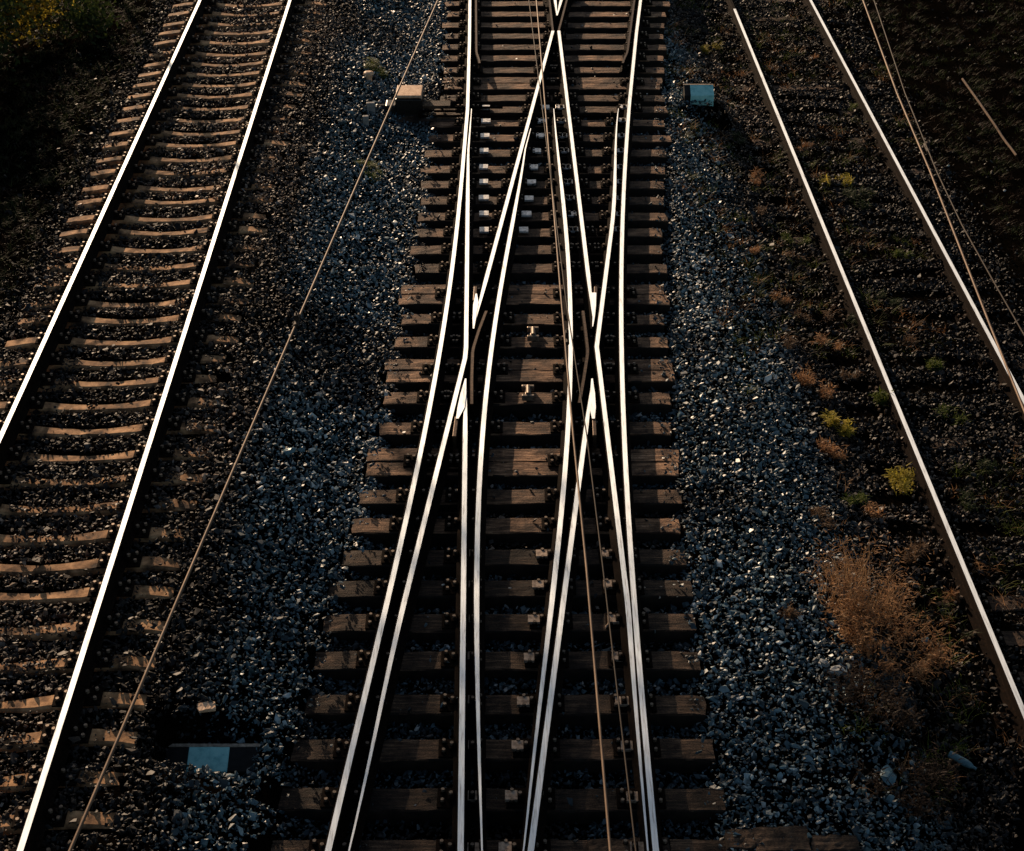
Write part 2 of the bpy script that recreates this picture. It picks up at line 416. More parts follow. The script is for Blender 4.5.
def child(name, me, parent, loc, rz=0, scale=None):
    o = bpy.data.objects.new(name, me); col.objects.link(o); o.parent = parent; o.location = loc; o.rotation_euler = (0, 0, rz)
    if scale: o.scale = scale
    return o

# ------------------------------------------------------------------ wooden bearers of the crossing
def timber(w, d, h, seed, warp=.006, split=True):
    """a hewn timber: subdivided box with worn edges, checks and cracked ends; top at z=0"""
    rs = random.Random(seed); bm = bmesh.new()
    nx = max(8, int(w / .12)); ys = [-.5, -.46, -.2, 0.02, .22, .46, .5]
    prof = lambda t: -0.012 if abs(t) > .49 else 0
    grid = []
    ends = [rs.uniform(-.03, .03) for _ in range(2)]
    for i in range(nx + 1):
        u = i / nx; x = -w / 2 + w * u; row = []
        wob = rs.uniform(-.006, .006)
        for j, t in enumerate(ys):
            xx = x + (ends[0] + rs.uniform(-.012, .012) if i == 0 else ends[1] + rs.uniform(-.012, .012) if i == nx else 0)
            row.append(bm.verts.new((xx, t * d + wob + rs.uniform(-.003, .003), prof(t) + rs.uniform(-warp, warp * .4) - (.008 if i in (0, nx) else 0))))
        grid.append(row)
    m = len(ys)
    for i in range(nx):
        for j in range(m - 1): bm.faces.new((grid[i][j], grid[i + 1][j], grid[i + 1][j + 1], grid[i][j + 1]))
    low = []
    for i in range(nx + 1): low.append((bm.verts.new((grid[i][0].co.x, -d / 2, -h)), bm.verts.new((grid[i][-1].co.x, d / 2, -h))))
    for i in range(nx):
        bm.faces.new((low[i][0], low[i + 1][0], grid[i + 1][0], grid[i][0]))
        bm.faces.new((grid[i][-1], grid[i + 1][-1], low[i + 1][1], low[i][1]))
    bm.faces.new([low[0][0]] + [v for v in grid[0]] + [low[0][1]])
    bm.faces.new(([low[-1][0]] + [v for v in grid[-1]] + [low[-1][1]])[::-1])
    bmesh.ops.recalc_face_normals(bm, faces=bm.faces)
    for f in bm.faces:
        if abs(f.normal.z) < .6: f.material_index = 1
    return bm
rows = [(-30, 0), (-19, 0), (-8, 0), (3.5, 0), (14, 0), (25, 0), (36, 0), (47, 0), (58, 0), (70, 0), (83, 1), (98, 0), (109.5, 0), (123, 0), (138, 0), (153, 0),
        (169.5, 0), (184.5, 0), (200.5, 0), (216.5, 0), (232.5, 0), (249.5, 0), (268, 0), (294, 1), (319, 0), (342, 0), (370, 1), (398, 0),
        (428, 0), (461.5, 1), (496, 0), (525, 0), (557, 0), (588, 0), (622, 0), (660, 0), (704, 0), (749, 0), (799, 0), (851, 0)]
xl_t = [(-30, 449), (3.5, 446), (83, 441), (140, 427), (200, 420), (268, 412), (319, 400), (370, 388), (461, 368), (525, 353), (622, 322), (704, 303), (799, 266), (851, 250)]
xr_t = [(-30, 667), (3.5, 668), (83, 663), (140, 668), (200, 665), (268, 664), (370, 672), (461, 677), (557, 684), (622, 698), (704, 703), (799, 724), (851, 735)]
def interp(t, y): return float(np.interp(y, [a for a, b in t], [b for a, b in t]))
def ordinal(n):
    words = ['first', 'second', 'third', 'fourth', 'fifth', 'sixth', 'seventh', 'eighth', 'ninth', 'tenth', 'eleventh', 'twelfth', 'thirteenth',
             'fourteenth', 'fifteenth', 'sixteenth', 'seventeenth', 'eighteenth', 'nineteenth', 'twentieth']
    tens = {2: 'twenty', 3: 'thirty', 4: 'forty', 5: 'fifty'}; tth = {2: 'twentieth', 3: 'thirtieth', 4: 'fortieth', 5: 'fiftieth'}
    if n <= 20: return words[n - 1]
    return tth[n // 10] if n % 10 == 0 else tens[n // 10] + '-' + words[n % 10 - 1]
TIES = []    # footprints: cx, cy, half length, half depth, rz, zone
def all_rails_at(Y):
    xs = []
    xs += [slipL(Y, -1), slipR(Y, 1)]
    if ytip > Y > Yof(880): xs += [kn_left(Y), kn_right(Y)]
    if Y > Yof(382): xs += []
    if nz1 < Y < Yv: xs += [T2(Y, -1), T1(Y, 1)]
    if Y < Yof(382): xs += [T1(Y, -1), T2(Y, 1)]
    if Yof(870) < Y < ytip: xs += [in_l(Y)]
    if Yof(880) < Y < Yof(128): xs += [in_r(Y)]
    if Y > Yv: xs += [T1(Y, 1), T2(Y, -1)]
    return sorted(xs)
nrow = 0
for (yy, dbl) in rows:
    Y = P(512, yy, TOP).y
    xl = P(interp(xl_t, yy) + random.uniform(-3, 3), yy, TOP).x; xr = P(interp(xr_t, yy) + random.uniform(-3, 3), yy, TOP).x
    d = .25 if not dbl else .245
    members = [0] if not dbl else [-.128, .128]
    if yy > 0: nrow += 1
    for q, dy in enumerate(members):
        w = xr - xl + random.uniform(-.06, .06) * (1 if dbl else 0)
        if yy <= 0: lab = 'wooden bearer past the top edge, above the V frog'
        elif yy > 845: lab = 'wooden bearer under the crossing, half cut off by the bottom edge'
        else:
            lab = 'wooden crossing bearer in the %s row from the top edge' % ordinal(nrow)
            if dbl: lab = '%s timber of the doubled wooden bearer, %s crossing row from the top' % ('nearer' if dy < 0 else 'farther', ordinal(nrow))
        t = empty('wooden_sleeper', ((xl + xr) / 2, Y + dy, TOP), random.uniform(-.006, .006), label=lab, cat='sleeper', group='wooden bearers of the central crossing')
        # the timber itself, split lengthwise into boards only by its own cracks
        o = bm_obj('timber', timber(w, d, .18, int(yy * 7 + q)), [M_wood if yy < 540 + 60 * random.uniform(-1, .6) else M_wood_dim, M_creo_shade], t)
        TIES.append(((xl + xr) / 2, Y + dy, w / 2, d / 2))
        if dbl and q == 1: continue
        xs = all_rails_at(Y); last = -9
        for x in xs:
            if x - last < .22: continue
            last = x
            c = child('tie_plate', ME_plate, t, (x - (xl + xr) / 2, -dy * (1 if dbl else 0), 0.001))
        # slide plates beside the switch blades
        sl = []
        if 105 < yy < 235:
            sl += [slipL(Y, -1) + .0 + .22 + max(0, (kn_left(Y) - slipL(Y, -1)) - .0), T1(Y, 1) - .10, (kn_right(Y) + slipR(Y, 1)) / 2, in_r(Y) + .14 if yy > 125 else T2(Y, -1) + .16]
        if yy > 550:
            sl += [T1(Y, -1) + .10, in_l(Y) - .16, T1(Y, 1) - .13]
        for x in sl:
            child('slide_plate', ME_slide if yy < 300 else ME_slide2, t, (x - (xl + xr) / 2, random.uniform(-.01, .01), .019 + random.uniform(0, .0015)), 0, (random.uniform(.36, .46) if yy > 300 else random.uniform(.46, .56), .8 if yy > 300 else 1.05, 1))

# ------------------------------------------------------------------ concrete sleepers of the left track
def conc_mesh(seed, w=2.65):
    rs = random.Random(seed); bm = bmesh.new(); n = 26; R0 = []
    for i in range(n + 1):
        u = -1 + 2 * i / n; x = u * w / 2; a = abs(u)
        z = -.058 * (1 - min(1, a / .48) ** 2) if a < .48 else (0 if a < .76 else -.045 * ((a - .76) / .24) ** 1.2)
        hw = (.052 + .024 * min(1, a / .5)) + rs.uniform(-.004, .004)
        e = rs.uniform(-.006, .004)
        R0.append([bm.verts.new(c) for c in ((x, -hw - .035, -.2), (x, -hw - .008, z - .02 + e), (x, -hw + .012, z + e), (x, hw - .012, z + rs.uniform(-.004, .003)), (x, hw + .008, z - .02), (x, hw + .035, -.2))])
    for i in range(n):
        for j in range(5): bm.faces.new((R0[i][j], R0[i + 1][j], R0[i + 1][j + 1], R0[i][j + 1]))
    bm.faces.new(R0[0][::-1]); bm.faces.new(R0[-1]); bmesh.ops.recalc_face_normals(bm, faces=bm.faces)
    return bm
conc_meshes = []
for k in range(5):
    bm = conc_mesh(k); me = bpy.data.meshes.new('sleeper_block'); bm.to_mesh(me); bm.free(); me.materials.append(M_conc); conc_meshes.append(me)
LT = []
Y = 7.6; k = 0; cnt = []
while Y < 36: cnt.append(Y); Y += .452
vis = sorted([y for y in cnt if 0 < 425.5 + 1 and True], reverse=True)
ycut = P(200, 0, ZL).y; n = 0
for i, Y0 in enumerate(vis):
    Yj = Y0 + random.uniform(-.035, .035); cx = (l1(Yj) + l2(Yj)) / 2
    inside = Yj < ycut
    if inside: n += 1
    if inside and Yj > 8.6:
        lab = 'dished concrete sleeper under the left track, %s from the top edge' % ordinal(n)
    else: lab = 'dished concrete sleeper under the left track, outside the picture edge'
    t = empty('concrete_sleeper', (cx, Yj, ZL + random.uniform(-.012, .004)), .035 + random.uniform(-.012, .012), label=lab, cat='sleeper', group='concrete sleepers of the left track')
    child('sleeper_block', conc_meshes[i % 5], t, (0, 0, 0))
    for x in (l1(Yj), l2(Yj)): child('tie_plate', ME_plate, t, (x - cx, 0, .002))
    TIES.append((cx, Yj, 1.32, .085, 'L'))
# ------------------------------------------------------------------ half buried sleepers of the right track
vis = []
Y = 8.4
while Y < 36: vis.append(Y); Y += .56
ycut = P(770, 0, ZR).y; n = 0
for i, Y0 in enumerate(sorted(vis, reverse=True)):
    Yj = Y0 + random.uniform(-.03, .03); cx = (r1(Yj) + r2(Yj)) / 2; s = (r1(Yj + .5) - r1(Yj - .5))
    inside = Yj < ycut
    if inside: n += 1
    lab = 'half buried grey sleeper under the right track, %s from the top edge' % ordinal(n) if inside and Yj > 10 else 'half buried grey sleeper under the right track, outside the picture edge'
    t = empty('buried_sleeper', (cx, Yj, ZR + random.uniform(-.02, .0)), -math.atan(s) + random.uniform(-.02, .02), label=lab, cat='sleeper', group='half buried sleepers of the right track')
    o = bm_obj('timber', timber(2.6, .23, .16, 500 + i), [M_plank, M_creo_shade], t)
    for x in (r1(Yj), r2(Yj)): child('tie_plate', ME_plate, t, (x - cx, 0, .002))
    TIES.append((cx, Yj, 1.3, .115, 'R'))

# ------------------------------------------------------------------ ground level
def sm(t): t = np.clip(t, 0, 1); return t * t * (3 - 2 * t)
def vnoise(x, y, s, seed=0):
    r = np.random.default_rng(seed).random((64, 64)); X = x / s; Yy = y / s
    xi = np.floor(X).astype(int); yi = np.floor(Yy).astype(int); fx = sm(X - xi); fy = sm(Yy - yi)
    g = lambda a, b: r[a % 64, b % 64]
    return (g(xi, yi) * (1 - fx) + g(xi + 1, yi) * fx) * (1 - fy) + (g(xi, yi + 1) * (1 - fx) + g(xi + 1, yi + 1) * fx) * fy
sR = lambda Y: np.where(Y < 34, np.polyval(c1, Y), np.polyval(c1, 34))
LEVEL = []
lr0 = lambda Y: l1(0) + (l1(1) - l1(0)) * Y
def ground_z(X, Y):
    X = np.asarray(X, float); Y = np.asarray(Y, float)
    lr = pl2[0].x + (pl2[1].x - pl2[0].x) / (pl2[1].y - pl2[0].y) * (Y - pl2[0].y)   # left track inner rail
    rr = sR(Y)
    z = np.full(X.shape, -.035)
    lc = (lr0(Y) + lr) / 2
    e0 = lr + .70; z = z + (ZL - .02 + .035) * (1 - sm((X - e0) / 1.5))
    e1 = rr - 2.15; z = z + (ZR + .03 + .035) * sm((X - e1) / 1.8)
    inl = np.interp(Y, [8, 10, 13, 20, 28], [-2.05, -1.9, -1.5, -1.25, -1.2]); inr = np.interp(Y, [8, 10, 14, 20, 28], [1.75, 1.7, 1.85, 2.3, 2.8])
    crib = sm((X - inl) / .18) * sm((inr - X) / .18)
    z = z - .105 * crib
    z = z - .045 * sm((X - lc + 1.9) / .4) * sm((lc + .72 - X) / .3)
    # embankments beyond the outer tracks
    z = z - .9 * sm((-X - 6.2) / 4) + .5 * sm((X - rr - 3.2) / 5)
    for (mx, my, mz) in LEVEL:
        k = 1 - sm((np.maximum(np.abs(X - mx) - .27, np.abs(Y - my) - .12)) / .25); z = z * (1 - k) + mz * k
    z = z + (vnoise(X, Y, 1.7, 1) - .5) * .05 + (vnoise(X, Y, .5, 2) - .5) * .03
    return z
for _px in ((208, 770), (704, 97)):        # the two markers stand on level patches
    _q = P(*_px, -.03); LEVEL.append((_q.x, _q.y, -.055))
def ground():
    xs = np.concatenate([np.linspace(-600, -20, 20), np.linspace(-18, 18, 181), np.linspace(20, 600, 20)])
    ys = np.concatenate([np.linspace(-60, 3, 12), np.linspace(4, 44, 201), np.linspace(48, 900, 30)])
    X, Yg = np.meshgrid(xs, ys); Z = ground_z(X, Yg) - .03
    v = np.stack([X, Yg, Z], -1).reshape(-1, 3); nx = len(xs)
    f = [(j * nx + i, j * nx + i + 1, (j + 1) * nx + i + 1, (j + 1) * nx + i) for j in range(len(ys) - 1) for i in range(nx - 1)]
    me = bpy.data.meshes.new('ground'); me.from_pydata(v.tolist(), [], f)
    o = link('ground', me, M_soil, smooth=True); tag(o, 'dark soil under the ballast and beside the tracks', 'ground', kind='structure')
ground()

# ------------------------------------------------------------------ ballast
stones = bpy.data.collections.new('stone_shapes')
def stone(seed):
    rs = random.Random(seed); bm = bmesh.new()
    fl = rs.uniform(.30, .62); ln = rs.uniform(1.05, 1.55)
    for _ in range(10):
        v = Vector((rs.gauss(0, 1), rs.gauss(0, 1), rs.gauss(0, 1))).normalized() * rs.uniform(.82, 1)
        bm.verts.new((v.x * .5 * ln, v.y * .5 * rs.uniform(.6, .9), v.z * .5 * fl))
    r = bmesh.ops.convex_hull(bm, input=bm.verts)
    bmesh.ops.delete(bm, geom=[g for g in r['geom_interior'] if isinstance(g, bmesh.types.BMVert)], context='VERTS')
    me = bpy.data.meshes.new('stone_%d' % seed); bm.to_mesh(me); bm.free(); me.materials.append(M_stone)
    o = bpy.data.objects.new('stone_%d' % seed, me); stones.objects.link(o)
for k in range(14): stone(k)

def ballast():
    ymin, ymax = 7.9, 36.0
    def scatter(dens, half):
        n = int((ymax - ymin) * 2 * half * dens)
        X = rng.uniform(-half, half, n); Y = rng.uniform(ymin, ymax, n)
        keep = np.abs(X) < .36 * Y + .9
        return X[keep], Y[keep]
    X, Y = scatter(1250, 13.0)
    lr = l2(0) + (l2(1) - l2(0)) * Y; ll = l1(0) + (l1(1) - l1(0)) * Y; rr = sR(Y)
    # ballast fades out into soil beyond the outer tracks
    pr = np.ones(len(X))
    pr *= np.where(X < ll - .5, np.clip(1 - (ll - .5 - X) / .5, .02, 1), 1)
    pr *= np.where(X > rr + 1.8, np.clip(1 - (X - rr - 1.8) / .7, .02, 1), 1)
    weedy = sm((X - (rr - 2.2)) / .8) * (vnoise(X, Y, 1.1, 5) > .5)
    pr *= 1 - .55 * weedy
    keep = rng.random(len(X)) < pr; X, Y = X[keep], Y[keep]
    Z = ground_z(X, Y)
    S = rng.gamma(4.5, .0084, len(X)).clip(.014, .12)
    # around sleepers
    keep = np.ones(len(X), bool)
    lift = np.zeros(len(X))
    mound = vnoise(X, Y, .75, 9)
    for t in TIES:
        m = (np.abs(X - t[0]) < t[2] + .02) & (np.abs(Y - t[1]) < t[3] + .012)
        idx = np.nonzero(m)[0]
        if not len(idx): continue
        if len(t) == 4: keep[idx] = rng.random(len(idx)) < np.where(np.abs(X[idx] - t[0]) > t[2] - .16, .28, .014); lift[idx] = np.where(keep[idx], .14, 0)
        elif t[4] == 'L':
            lr_ = l2(t[1])
            outer = (X[idx] > lr_ + .12)
            p = np.where(mound[idx] > np.interp(t[1], [10, 15, 19, 24], [.38, .54, .74, .70]), .75, .012); p = np.where(outer, np.where(mound[idx] > .42, .9, .12), p)
            keep[idx] = rng.random(len(idx)) < p; lift[idx] = .035
        else:
            p = np.where(mound[idx] > .46, .85, .08)
            keep[idx] = rng.random(len(idx)) < p; lift[idx] = .03
    # keep rail lines clear of stones near the head
    for fx, w in ((l1, .07), (l2, .07), (r1, .05), (r2, .05)):
        xx = np.array([fx(q) for q in np.linspace(7, 37, 61)]); xr = np.interp(Y, np.linspace(7, 37, 61), xx)
        keep &= np.abs(X - xr) > w
    X, Y, Z, S, lift = X[keep], Y[keep], Z[keep], S[keep], lift[keep]
    Z = Z + lift + rng.uniform(-.012, .018, len(X)) + S * .15
    n = len(X); print('STONES', n)
    lr = l2(0) + (l2(1) - l2(0)) * Y; rr = sR(Y)
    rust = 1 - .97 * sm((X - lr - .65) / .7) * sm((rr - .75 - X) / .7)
    rust = np.clip(rust + .6 * sm((vnoise(X, Y, 1.1, 21) - .58) / .3), 0, 1)
    inr = np.interp(Y, [8, 10, 14, 20, 28], [1.75, 1.7, 1.85, 2.3, 2.8]); inl = np.interp(Y, [8, 10, 13, 20, 28], [-2.05, -1.9, -1.5, -1.25, -1.2])
    cr = sm((X - inl) / .2) * sm((inr - X) / .2)
    rust = np.clip(rust + .35 * cr, 0, 1)
    rust = np.clip(rust + rng.normal(0, .13, n), 0, 1)
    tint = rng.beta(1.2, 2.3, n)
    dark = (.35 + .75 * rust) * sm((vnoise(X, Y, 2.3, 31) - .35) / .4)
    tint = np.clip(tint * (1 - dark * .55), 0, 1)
    lt = lr0(Y); tint = tint * (1 - .95 * sm((lt - .5 - X) / .35)) * (1 - .8 * sm((X - rr - 1.6) / .5))  # edge shade put into the colour of the outermost stones
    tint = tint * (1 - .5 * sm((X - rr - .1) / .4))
    me = bpy.data.meshes.new('ballast'); me.vertices.add(n)
    me.vertices.foreach_set('co', np.stack([X, Y, Z], 1).astype(np.float32).ravel())
    def att(nm, typ, data, key='value'):
        a = me.attributes.new(nm, typ, 'POINT'); a.data.foreach_set(key, data)
    rot = np.stack([rng.normal(0, .6, n), rng.normal(0, .6, n), rng.uniform(0, 6.283, n)], 1)
    att('rot', 'FLOAT_VECTOR', rot.astype(np.float32).ravel(), 'vector')
    att('scl', 'FLOAT', S.astype(np.float32)); att('tint', 'FLOAT', tint.astype(np.float32)); att('rust', 'FLOAT', rust.astype(np.float32))
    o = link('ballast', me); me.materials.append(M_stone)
    tag(o, 'crushed stone ballast, blue grey between the tracks and brown under them', 'ballast', kind='stuff')
    ng = bpy.data.node_groups.new('scatter_stones', 'GeometryNodeTree')
    ng.interface.new_socket('Geometry', in_out='INPUT', socket_type='NodeSocketGeometry')
    ng.interface.new_socket('Geometry', in_out='OUTPUT', socket_type='NodeSocketGeometry')
    gi = ng.nodes.new('NodeGroupInput'); go = ng.nodes.new('NodeGroupOutput')
    ip = ng.nodes.new('GeometryNodeInstanceOnPoints'); ci = ng.nodes.new('GeometryNodeCollectionInfo')
    ci.inputs['Collection'].default_value = stones; ci.inputs['Separate Children'].default_value = True; ci.inputs['Reset Children'].default_value = True
    def na(nm, typ):
        q = ng.nodes.new('GeometryNodeInputNamedAttribute'); q.data_type = typ; q.inputs['Name'].default_value = nm; return q.outputs['Attribute']
    L = ng.links
    L.new(gi.outputs[0], ip.inputs['Points']); L.new(ci.outputs[0], ip.inputs['Instance']); ip.inputs['Pick Instance'].default_value = True
    L.new(na('rot', 'FLOAT_VECTOR'), ip.inputs['Rotation']); L.new(na('scl', 'FLOAT'), ip.inputs['Scale'])
    L.new(ip.outputs[0], go.inputs[0])
    md = o.modifiers.new('scatter', 'NODES'); md.node_group = ng
ballast()

def gz(x, y): return float(ground_z(np.array([x]), np.array([y]))[0])
def on_ground(px, py):
    z = 0
    for _ in range(6): p = P(px, py, z); z = gz(p.x, p.y)
    return Vector((p.x, p.y, z))

# ------------------------------------------------------------------ fouling markers
M_white = simple('white_paint', [(.3, (.22, .58, .57)), (.5, (.40, .84, .80)), (.8, (.52, .92, .86))], 12, .7, .5, .006, coord='World')
M_black = simple('black_paint', [(.3, (.004, .004, .004)), (.7, (.014, .013, .012))], 16, .7, .5, .006, coord='World')
M_lit_edge = simple('sunlit_edge', [(.3, (.2, .15, .11)), (.7, (.6, .48, .36))], 25, .8, .4, .004, coord='World')  # pale tone painting the sunlit ridge edge of the markers
def marker(p, w, d, hf, hr, bands, label):
    """low ridged concrete bar; bands: (x0, x1, material, name)"""
    t = empty('clearance_marker', p, 0, label=label, cat='marker', group='low painted clearance markers')
    rs = random.Random(3)
    for (x0, x1, m, nm) in bands:
        bm = bmesh.new(); n = 5
        R_ = []
        for i in range(n + 1):
            x = x0 + (x1 - x0) * i / n
            e = lambda: rs.uniform(-.004, .004)
            R_.append([bm.verts.new(c) for c in ((x, -d / 2, -.12), (x, -d / 2 + e(), hf + e()), (x, d / 2 - .03, hr + e()), (x, d / 2 + .0, hr - .006), (x, d / 2 + .02, -.12))])
        for i in range(n):
            for j in range(4): bm.faces.new((R_[i][j], R_[i + 1][j], R_[i + 1][j + 1], R_[i][j + 1]))
        bm.faces.new(R_[0][::-1]); bm.faces.new(R_[-1]); bmesh.ops.recalc_face_normals(bm, faces=bm.faces)
        bmesh.ops.bevel(bm, geom=[e for e in bm.edges if all(v.co.z > 0 for v in e.verts)], offset=.006, segments=1, affect='EDGES')
        bm_obj(nm, bm, m, t)
    bm = bmesh.new(); x0 = bands[0][0]; x1 = bands[-1][1]; box(bm, ((x0 + x1) / 2, d / 2 - .012, hr + .001), (x1 - x0 + .01, .034, .012), bev=.003); bm_obj('cap', bm, M_lit_edge, t)  # thin pale strip added along the ridge as its painted sunlit edge
p = on_ground(208, 776)
marker(p + Vector((0, .08, 0)), .8, .24, .09, .165, [(-.40, -.168, M_black, 'painted_end'), (-.168, .172, M_white, 'white_band'), (.172, .42, M_black, 'painted_end')],
       'low black and pale teal concrete marker at the lower left')
p = on_ground(701, 101)
marker(p + Vector((0, .1, 0)), .7, .24, .10, .19, [(-.27, -.17, M_black, 'painted_end'), (-.17, .20, M_white, 'white_band')],
       'low black and pale teal concrete marker beside the crossing, upper right')

# ------------------------------------------------------------------ switch machine at the upper left of the crossing
M_cream = simple('cream_lid', [(.3, (.50, .30, .17)), (.55, (.80, .52, .32)), (.8, (.86, .64, .44))], 14, .6, .3, .003, coord='World')
p = on_ground(408, 112); z0 = p.z
t = empty('switch_machine', (P(409, 106, .12).x, P(409, 106, .12).y, z0), 0, label='cream lidded switch machine on dark timbers left of the crossing', cat='switch machine')
bm = bmesh.new(); box(bm, (0, .18, .12), (.42, .50, .32), bev=.02); bm_obj('body', bm, M_grease, t)
bm = bmesh.new(); box(bm, (0, .18, .305), (.40, .50, .045), bev=.012, rx=-.05); bm_obj('lid', bm, M_cream, t)
bm = bmesh.new(); box(bm, (-.28, .02, .10), (.16, .26, .18), bev=.02); cyl(bm, (-.5, .02, .1), (-.34, .02, .1), .06, n=14); bm_obj('motor', bm, M_grease, t)
bm = bmesh.new(); box(bm, (.42, .06, .14), (.44, .22, .05), bev=.006); bm_obj('cover_board', bm, M_plank, t)
bm = bmesh.new(); cyl(bm, (.2, -.10, .10), (1.25, -.10, .10), .02, n=8); cyl(bm, (.2, .02, .11), (1.45, .02, .11), .02, n=8); bm_obj('throw_rod', bm, M_rust, t)
for dy in (.14, -.10):
    q = P(415, 110, .0)
    w = 1.5; x0 = -0.35
    bm = timber(w, .2, .16, 77 + int(dy * 10))
    o = bm_obj('support_timber', bm, [M_plank, M_creo_shade], t); o.location = (.32, dy - .12, .03)
# small pale end caps by the machine
for (px, py, nm) in ((371, 111, 'pale'), (366, 124.5, 'square')):
    q = on_ground(px, py); bm = bmesh.new(); box(bm, (0, 0, .06), (.13 if nm == 'pale' else .09, .07, .16), bev=.01, rz=.1)
    o = bm_obj('cable_box', bm, simple('pale_box', [(.3, (.16, .16, .16)), (.7, (.42, .40, .36))], 20, .7, .2, .002)); o.location = q
    tag(o, 'small %s cable box left of the switch machine, the %s one' % (nm, 'upper' if nm == 'pale' else 'lower'), 'cable box', 'small boxes beside the switch machine')
q = on_ground(369, 80); bm = bmesh.new()
cyl(bm, (0, 0, -.1), (0, 0, .12), .05, n=14); cyl(bm, (0, 0, .10), (0, 0, .13), .085, .075, n=20); cyl(bm, (0, 0, .13), (0, 0, .145), .075, .04, n=20)
o = bm_obj('cable_post', bm, M_cream); o.location = q; tag(o, 'short post with round cream cap beside the moss patch', 'cable post')

# ------------------------------------------------------------------ joint blocks between the slips (small castings)
for (px, py, lab) in ((533, 337, 'upper of two small spool castings on the centre bearers'), (528, 396, 'lower of two small spool castings on the centre bearers')):
    q = P(px, py, TOP); bm = bmesh.new()
    box(bm, (0, 0, .03), (.07, .22, .05), bev=.008); box(bm, (0, .1, .045), (.14, .04, .07), bev=.006); box(bm, (0, -.1, .045), (.14, .04, .07), bev=.006)
    cyl(bm, (0, -.08, .075), (0, .08, .075), .028, n=10)
    o = bm_obj('rod_casting', bm, M_cast); o.location = q; tag(o, lab, 'casting', 'spool castings')

# tie rods between the blades
def rod(px0, px1, py, label, dz=-.03):
    a = P(px0, py, dz); b = P(px1, py, dz); bm = bmesh.new(); cyl(bm, (0, 0, 0), (b.x - a.x, 0, 0), .018, n=8)
    for x in (0, b.x - a.x): box(bm, (x, 0, .03), (.05, .07, .09), bev=.006)
    o = bm_obj('stretcher_rod', bm, M_rust); o.location = a; tag(o, label, 'rod', 'stretcher rods between the blades')
rod(420, 481, 470, 'thin steel rod between the left pair of curved rails', .02)
rod(575, 625, 466, 'thin steel rod between the right pair of rails', .02)
rod(420, 612, 116, 'thin stretcher rod at the far blade tips below the frog', .03)
rod(414, 470, 514, 'thin steel rod between the left rails below the doubled bearer', .02)

# ------------------------------------------------------------------ boards at the bottom edge
rs = random.Random(5)
for i, (px, w, dd, lab) in enumerate([(612, .42, .16, 'pale board stub at the bottom edge under the crossing'), (652, .30, .2, 'second pale board stub at the bottom edge, next to the blade rails'),
                                (738, .24, .2, 'narrow dark block at the bottom edge below the ballast'), (783, .40, .26, 'wide dark timber block at the bottom edge right of the crossing'),
                                (833, .36, .16, 'low timber block at the bottom edge nearest the dark brush')]):
    z = .03 if i < 2 else .03
    q = P(px, 846 if i < 2 else 838 + (i == 4) * 4, z)
    bm = timber(w, dd, .16, 900 + i, warp=.01)
    o = bm_obj('board_stub', bm, [M_plank, M_creo_shade]); o.location = q; o.rotation_euler = (0, 0, rs.uniform(-.04, .04)); tag(o, lab, 'board', 'board stubs along the bottom edge')

# ------------------------------------------------------------------ overhead wires
M_copper = simple('copper_wire', [(.35, (.13, .08, .05)), (.65, (.25, .165, .105))], 6, .6, 0, metal=.15, coord='World')
M_dwire = simple('dark_wire', [(.35, (.018, .013, .01)), (.65, (.05, .033, .022))], 6, .7, 0, metal=.1, coord='World')
def wire(pts, z, r, label, mat, name='contact_wire', sag=0, clamp=None, group='overhead wires'):
    w = [P(x, y, z) for x, y in pts]
    w.sort(key=lambda p: p.y)
    d0 = (w[1] - w[0]).normalized(); d1 = (w[-1] - w[-2]).normalized()
    w = [w[0] - d0 * 9] + w + [w[-1] + d1 * 45]
    pts3 = []
    for a, b in zip(w[:-1], w[1:]):
        for k in range(6): pts3.append(a.lerp(b, k / 6))
    pts3.append(w[-1])
    root = empty(name, (w[1].x, w[1].y, z), 0, label=label, cat='wire', group=group)
    bm = bmesh.new(); n = 8; rings = []
    for i, p in enumerate(pts3):
        rings.append([bm.verts.new((p.x - w[1].x + math.cos(6.283 * j / n) * r, p.y - w[1].y, math.sin(6.283 * j / n) * r)) for j in range(n)])
    for i in range(len(rings) - 1):
        for j in range(n): bm.faces.new((rings[i][j], rings[i][(j + 1) % n], rings[i + 1][(j + 1) % n], rings[i + 1][j]))
    bmesh.ops.recalc_face_normals(bm, faces=bm.faces)
    bm_obj('strand', bm, mat, root, smooth=True)
    for c in (clamp or []):
        q = P(c[0], c[1], z); bm = bmesh.new(); cyl(bm, (0, -.05, 0), (0, .05, 0), r * 2.1, n=10); box(bm, (0, 0, .02), (r * 3.4, .03, .035), bev=.003)
        cyl(bm, (0, 0, .02), (0, 0, .05), .004, n=6)
        o = bm_obj('clamp', bm, M_dwire, root); o.location = q - Vector((w[1].x, w[1].y, z))
WZ = 6.0
wire([(438, 0), (371, 152), (297, 322), (191.5, 567), (70, 851)], WZ, .0062, 'copper overhead wire leaning from top centre to the lower left corner', M_copper, clamp=[(297, 321)])
wire([(536.7, 3), (560, 284), (572.5, 427), (586.5, 568), (610, 848)], WZ, .0048, 'thin copper overhead wire hanging over the middle of the crossing', M_copper, clamp=[(567, 338)])
wire([(545, 130), (566, 300), (587, 437), (603, 568), (630, 800)], WZ + .1, .003, 'thin dark overhead wire just right of the middle copper wire', M_dwire)
wire([(863, 0), (897, 93), (930, 171), (957, 240), (990, 325), (1030, 425)], WZ, .006, 'copper overhead wire at the upper right, crossing the outer rail', M_copper, clamp=[(927, 148)])
wire([(874, 0), (905, 93), (937, 172), (962, 225), (995, 284), (1030, 345)], WZ + .5, .0034, 'thinner dark overhead wire beside the upper right copper wire', M_dwire)
